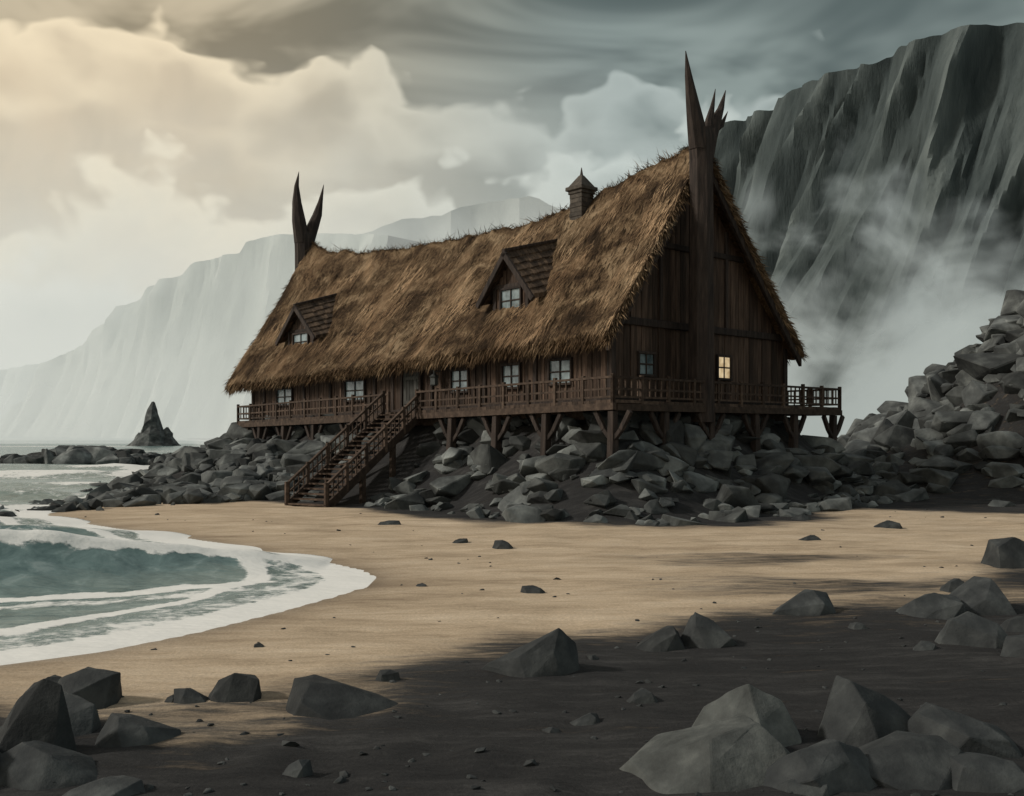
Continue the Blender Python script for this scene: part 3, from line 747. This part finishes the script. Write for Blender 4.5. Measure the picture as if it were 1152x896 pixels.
# deck
mb=MB(); DO=1.5; DR=14.3; DE=28.6
s=-DO
while s<DE:
    b=min(DE,s+.3); mb.boxQ(QL,s+.008,b-.008,-.2,DO,lambda a:zd(a)-.12,lambda a:zd(a)-random.uniform(0,.015)); s=b
tt=0.2
while tt<DR:
    b=min(DR,tt+.3); mb.boxQ(QG,tt+.008,b-.008,-.2,DO,zd(0)-.12,zd(0)-random.uniform(0,.015)); tt=b
for k in range(9):
    mb.hexa([P(a,t0,z) for z in (zd(0)-.12,zd(0)-.01) for a,t0 in ((.2,W+.05+k*.27),(9,W+.05+k*.27),(9,W+.3+k*.27),(.2,W+.3+k*.27))])
mb.build('deck_boards',M_woodL,H)
mb=MB()
mb.boxQ(QL,-DO-.03,DE,DO-.15,DO+.04,lambda a:zd(a)-.36,lambda a:zd(a)-.122)
mb.boxQ(QG,-DO+.2,DR,DO-.15,DO+.05,zd(0)-.36,zd(0)-.122)
mb.boxQ(QL,0,L,-.2,.1,lambda a:zd(a)-.62,lambda a:zd(a)-.3)
mb.boxQ(QG,0.15,W,-.2,.1,zd(0)-.62,zd(0)-.31)
mb.hexa([P(a,t0,z) for z in (zd(0)-.36,zd(0)-.13) for a,t0 in ((-DO,DR),(9,DR),(9,DR+.16),(-DO,DR+.16))])
for k in range(28):
    s=-1+k*1.08; mb.boxQ(QL,s-.05,s+.05,.1,DO-.16,lambda a:zd(a)-.3,lambda a:zd(a)-.125)
mb.hexa([P(.1,.1,3.75),P(L-.1,.1,3.3),P(L-.1,W-.1,3.3),P(.1,W-.1,3.75),P(.1,.1,3.95),P(L-.1,.1,3.5),P(L-.1,W-.1,3.5),P(.1,W-.1,3.95)])
def rail(pts,h=.8,bal=.34):
    for (a,b) in zip(pts[:-1],pts[1:]):
        a=Vector(a);b=Vector(b); l=(b-a).length; n=max(1,round(l/1.5))
        mb.beam(a+Vector((0,0,h)),b+Vector((0,0,h)),.13,.08); mb.beam(a+Vector((0,0,h*.5)),b+Vector((0,0,h*.5)),.05,.07); mb.beam(a+Vector((0,0,.12)),b+Vector((0,0,.12)),.05,.07)
        for k in range(n+1):
            q=a.lerp(b,k/n); mb.beam(q-Vector((0,0,.2)),q+Vector((0,0,h+.09+random.uniform(0,.05))),.12,.12)
        nb=int(l/bal)
        for k in range(1,nb):
            q=a.lerp(b,k/nb); mb.beam(q+Vector((0,0,.1)),q+Vector((0,0,h)),.045,.045)
e=DO-.05
rail([P(DE,.0,zd(DE)),P(DE,-e,zd(DE)),P(12.95,-e,zd(12.95))]); rail([P(10.7,-e,zd(10.7)),P(-e,-e,zd(0)),P(-e,DR,zd(0)),P(8,DR,zd(0))])
mb.build('deck_frame_and_railing',M_woodL,H)
mb=MB()
def stilt(s,t0,w=.3,br=True,dirs=((1,0),(-1,0))):
    a=P(s,t0,0); top=zd(max(0,min(L,s)))-.37
    g=gz1(a.x,a.y)-.4; jx=random.uniform(-.08,.08)
    mb.beam((a.x+jx,a.y,g),(a.x,a.y,top),w*1.1,w*1.1,None,w*.85,w*.85)
    if br:
        for ds_,dt_ in dirs:
            b=P(s+ds_*.85,t0+dt_*.85,top-.02); c=P(s,t0,top-1.05); mid=(b+c)/2+Vector((0,0,-.12))
            mb.beam(c,mid,.16,.16); mb.beam(mid,b,.16,.18)
for s in (-1.35,2.2,5.2,8.2,13.4,16.5,20.,23.2,26,28.3): stilt(s,-1.35)
for t0 in (1.6,4.5,7.6,10.6,13.9): stilt(-1.35,t0,dirs=((0,1),(0,-1)))
for s in (3,6.5): stilt(s,14.,dirs=((1,0),(-1,0)))
for s in (.2,4,8,12,16,20,24,28.8):
    for t0 in (.2,4.,8.,11.6): stilt(s,t0,.34,br=False)
mb.build('stilts',M_beam,H,bevel=.015)
mb=MB(); A_=Vector((stA[0],stA[1],zd(11.8)-.02)); B_=Vector((stB[0],stB[1],gz1(*stB)+.02))
dh=Vector((B_.x-A_.x,B_.y-A_.y,0)).normalized(); sd_=Vector((-dh.y,dh.x,0)); hw=1.0
ns=20
for k in range(ns):
    c=A_.lerp(B_,(k+.5)/ns)
    mb.hexa([c+sd_*(i*hw)+dh*(j*.18)+Vector((0,0,zz)) for zz in (-.06,.0) for i,j in ((-1,-1),(1,-1),(1,1),(-1,1))],.9+.1*random.random())
for sg in (-1,1):
    o_=sd_*sg*(hw+.06)
    mb.beam(A_+o_-Vector((0,0,.12)),B_+o_-Vector((0,0,.05)),.1,.34)
    mb.beam(A_+o_+Vector((0,0,.85)),B_+o_+Vector((0,0,.85)),.11,.09); mb.beam(A_+o_+Vector((0,0,.45)),B_+o_+Vector((0,0,.45)),.05,.07)
    for k in range(6):
        q=A_.lerp(B_,k/5)+o_; mb.beam(q-Vector((0,0,.2)),q+Vector((0,0,.95)),.13,.13)
    for k in range(22):
        q=A_.lerp(B_,(k+.5)/22)+o_; mb.beam(q,q+Vector((0,0,.85)),.04,.04)
for f_ in (.3,.62):
    for sg in (-1,1):
        q=A_.lerp(B_,f_)+sd_*sg*hw*.95; mb.beam((q.x,q.y,gz1(q.x,q.y)-.3),(q.x,q.y,q.z-.1),.2,.2)
mb.build('staircase',M_woodL,H)

# ------------------------------------------------------------------ world
w=bpy.data.worlds.new('World'); scene.world=w; w.use_nodes=True; nt=w.node_tree; nt.nodes.clear(); t=NT(nt)
SUN_EL=math.radians(33); SUN_AZ=math.radians(-100)
sky=t.n('ShaderNodeTexSky'); sky.sky_type='NISHITA'; sky.sun_disc=False; sky.sun_elevation=SUN_EL; sky.sun_rotation=SUN_AZ
bg1=t.n('ShaderNodeBackground'); t.L.new(sky.outputs[0],bg1.inputs[0]); bg1.inputs[1].default_value=.05
g=t.n('ShaderNodeTexCoord').outputs['Generated']; sp=t.n('ShaderNodeSeparateXYZ'); t.L.new(g,sp.inputs[0])
x,y,z=sp.outputs
hyp=t.m('SQRT',t.m('ADD',t.m('MULTIPLY',x,x),t.m('MULTIPLY',y,y)))
el=t.m('DIVIDE',z,t.m('MAXIMUM',hyp,.02)); el=t.m('MINIMUM',el,3.)
az=t.m('ARCTAN2',x,y)
cv=t.n('ShaderNodeCombineXYZ'); t.put(cv.inputs[0],az); t.put(cv.inputs[1],t.m('MULTIPLY',el,1.35)); V=cv.outputs[0]
azf=t.mr(az,-.32,.10)
wash=t.noise(V,5,4,.6,.6,'2D'); wash2=t.noise(t.mapping(V,(1,1.6,1),loc=(3,1,0)),3.0,4,.6,.5,'2D')
base=t.mix(azf,(.40,.33,.22),(.15,.19,.183))
base=t.mix(t.mr(wash2,.35,.65),t.mix(1.,base,(.68,.70,.71),'MULTIPLY'),t.mix(azf,(.60,.51,.36),(.27,.325,.31)))
def layer(base,e0,aL,aP,seed,scale,hiL,hiR,loL,loR,fade,slope=0.,soft=.018):
    vv=t.mapping(V,loc=(seed,seed*.7,0))
    low=t.noise(vv,scale*.45,2,.5,0.,'2D')
    nc=t.n('ShaderNodeTexNoise'); nc.noise_dimensions='2D'; t.put(nc.inputs['Vector'],vv); nc.inputs['Scale'].default_value=scale*1.3; nc.inputs['Detail'].default_value=3
    sc=t.n('ShaderNodeVectorMath',operation='SCALE'); t.put(sc.inputs[0],nc.outputs[1]); sc.inputs['Scale'].default_value=.07
    wv=t.n('ShaderNodeVectorMath',operation='ADD'); t.put(wv.inputs[0],vv); t.put(wv.inputs[1],sc.outputs[0])
    nd=t.n('ShaderNodeTexVoronoi',feature='SMOOTH_F1',voronoi_dimensions='2D'); t.put(nd.inputs['Vector'],wv.outputs[0])
    nd.inputs['Scale'].default_value=scale; nd.inputs['Detail'].default_value=2; nd.inputs['Roughness'].default_value=.5; nd.inputs['Smoothness'].default_value=.3
    d=t.m('ADD',t.m('MULTIPLY',t.m('SUBTRACT',low,.5),aL),t.m('MULTIPLY',t.m('SUBTRACT',.5,nd.outputs['Distance']),aP))
    d=t.m('SUBTRACT',t.m('ADD',d,t.m('ADD',e0,t.m('MULTIPLY',az,slope))),el)
    mask=t.mr(d,-.002,soft)
    br=t.mr(t.m('ADD',d,t.m('MULTIPLY',t.m('SUBTRACT',wash,.5),.06)),0.,fade,1.,0.)
    hi=t.mix(azf,hiL,hiR); lo=t.mix(azf,loL,loR)
    lo=t.mix(t.mr(wash,.3,.7),t.mix(1.,lo,(.84,.85,.86),'MULTIPLY'),lo)
    return t.mix(mask,base,t.mix(br,lo,hi))
c=layer(base,.335,.16,.10,1.3,8.,(.92,.78,.55),(.42,.48,.46),(.70,.58,.41),(.20,.25,.24),.10,-.04)
c=layer(c,.265,.13,.09,4.1,9.,(.93,.82,.61),(.56,.62,.585),(.82,.71,.53),(.30,.355,.34),.11,.10)
c=layer(c,.17,.10,.06,7.7,11.,(.93,.88,.75),(.55,.61,.58),(.86,.81,.69),(.38,.44,.42),.11,.02,.03)
hz=t.mr(el,.22,-.01)
c=t.mix(t.m('MULTIPLY',hz,.88),c,t.mix(azf,(.90,.90,.84),(.50,.56,.535)))
c=t.mix(t.mr(el,.0,-.05),c,(.10,.11,.11))
c=t.mix(t.mr(el,.45,1.3),c,(.27,.285,.29))
bg2=t.n('ShaderNodeBackground'); t.put(bg2.inputs[0],c); bg2.inputs[1].default_value=1.0
mx=t.n('ShaderNodeMixShader'); mx.inputs[0].default_value=.96
t.L.new(bg1.outputs[0],mx.inputs[1]); t.L.new(bg2.outputs[0],mx.inputs[2])
ou=t.n('ShaderNodeOutputWorld'); t.L.new(mx.outputs[0],ou.inputs[0])

sl=bpy.data.lights.new('sun','SUN'); sl.energy=2.3; sl.angle=math.radians(6); sl.color=(1,.93,.83)
so=link(bpy.data.objects.new('sun',sl))
dv=Vector((math.sin(SUN_AZ)*math.cos(SUN_EL),math.cos(SUN_AZ)*math.cos(SUN_EL),math.sin(SUN_EL)))
so.rotation_euler=dv.to_track_quat('Z','Y').to_euler(); so.location=dv*60
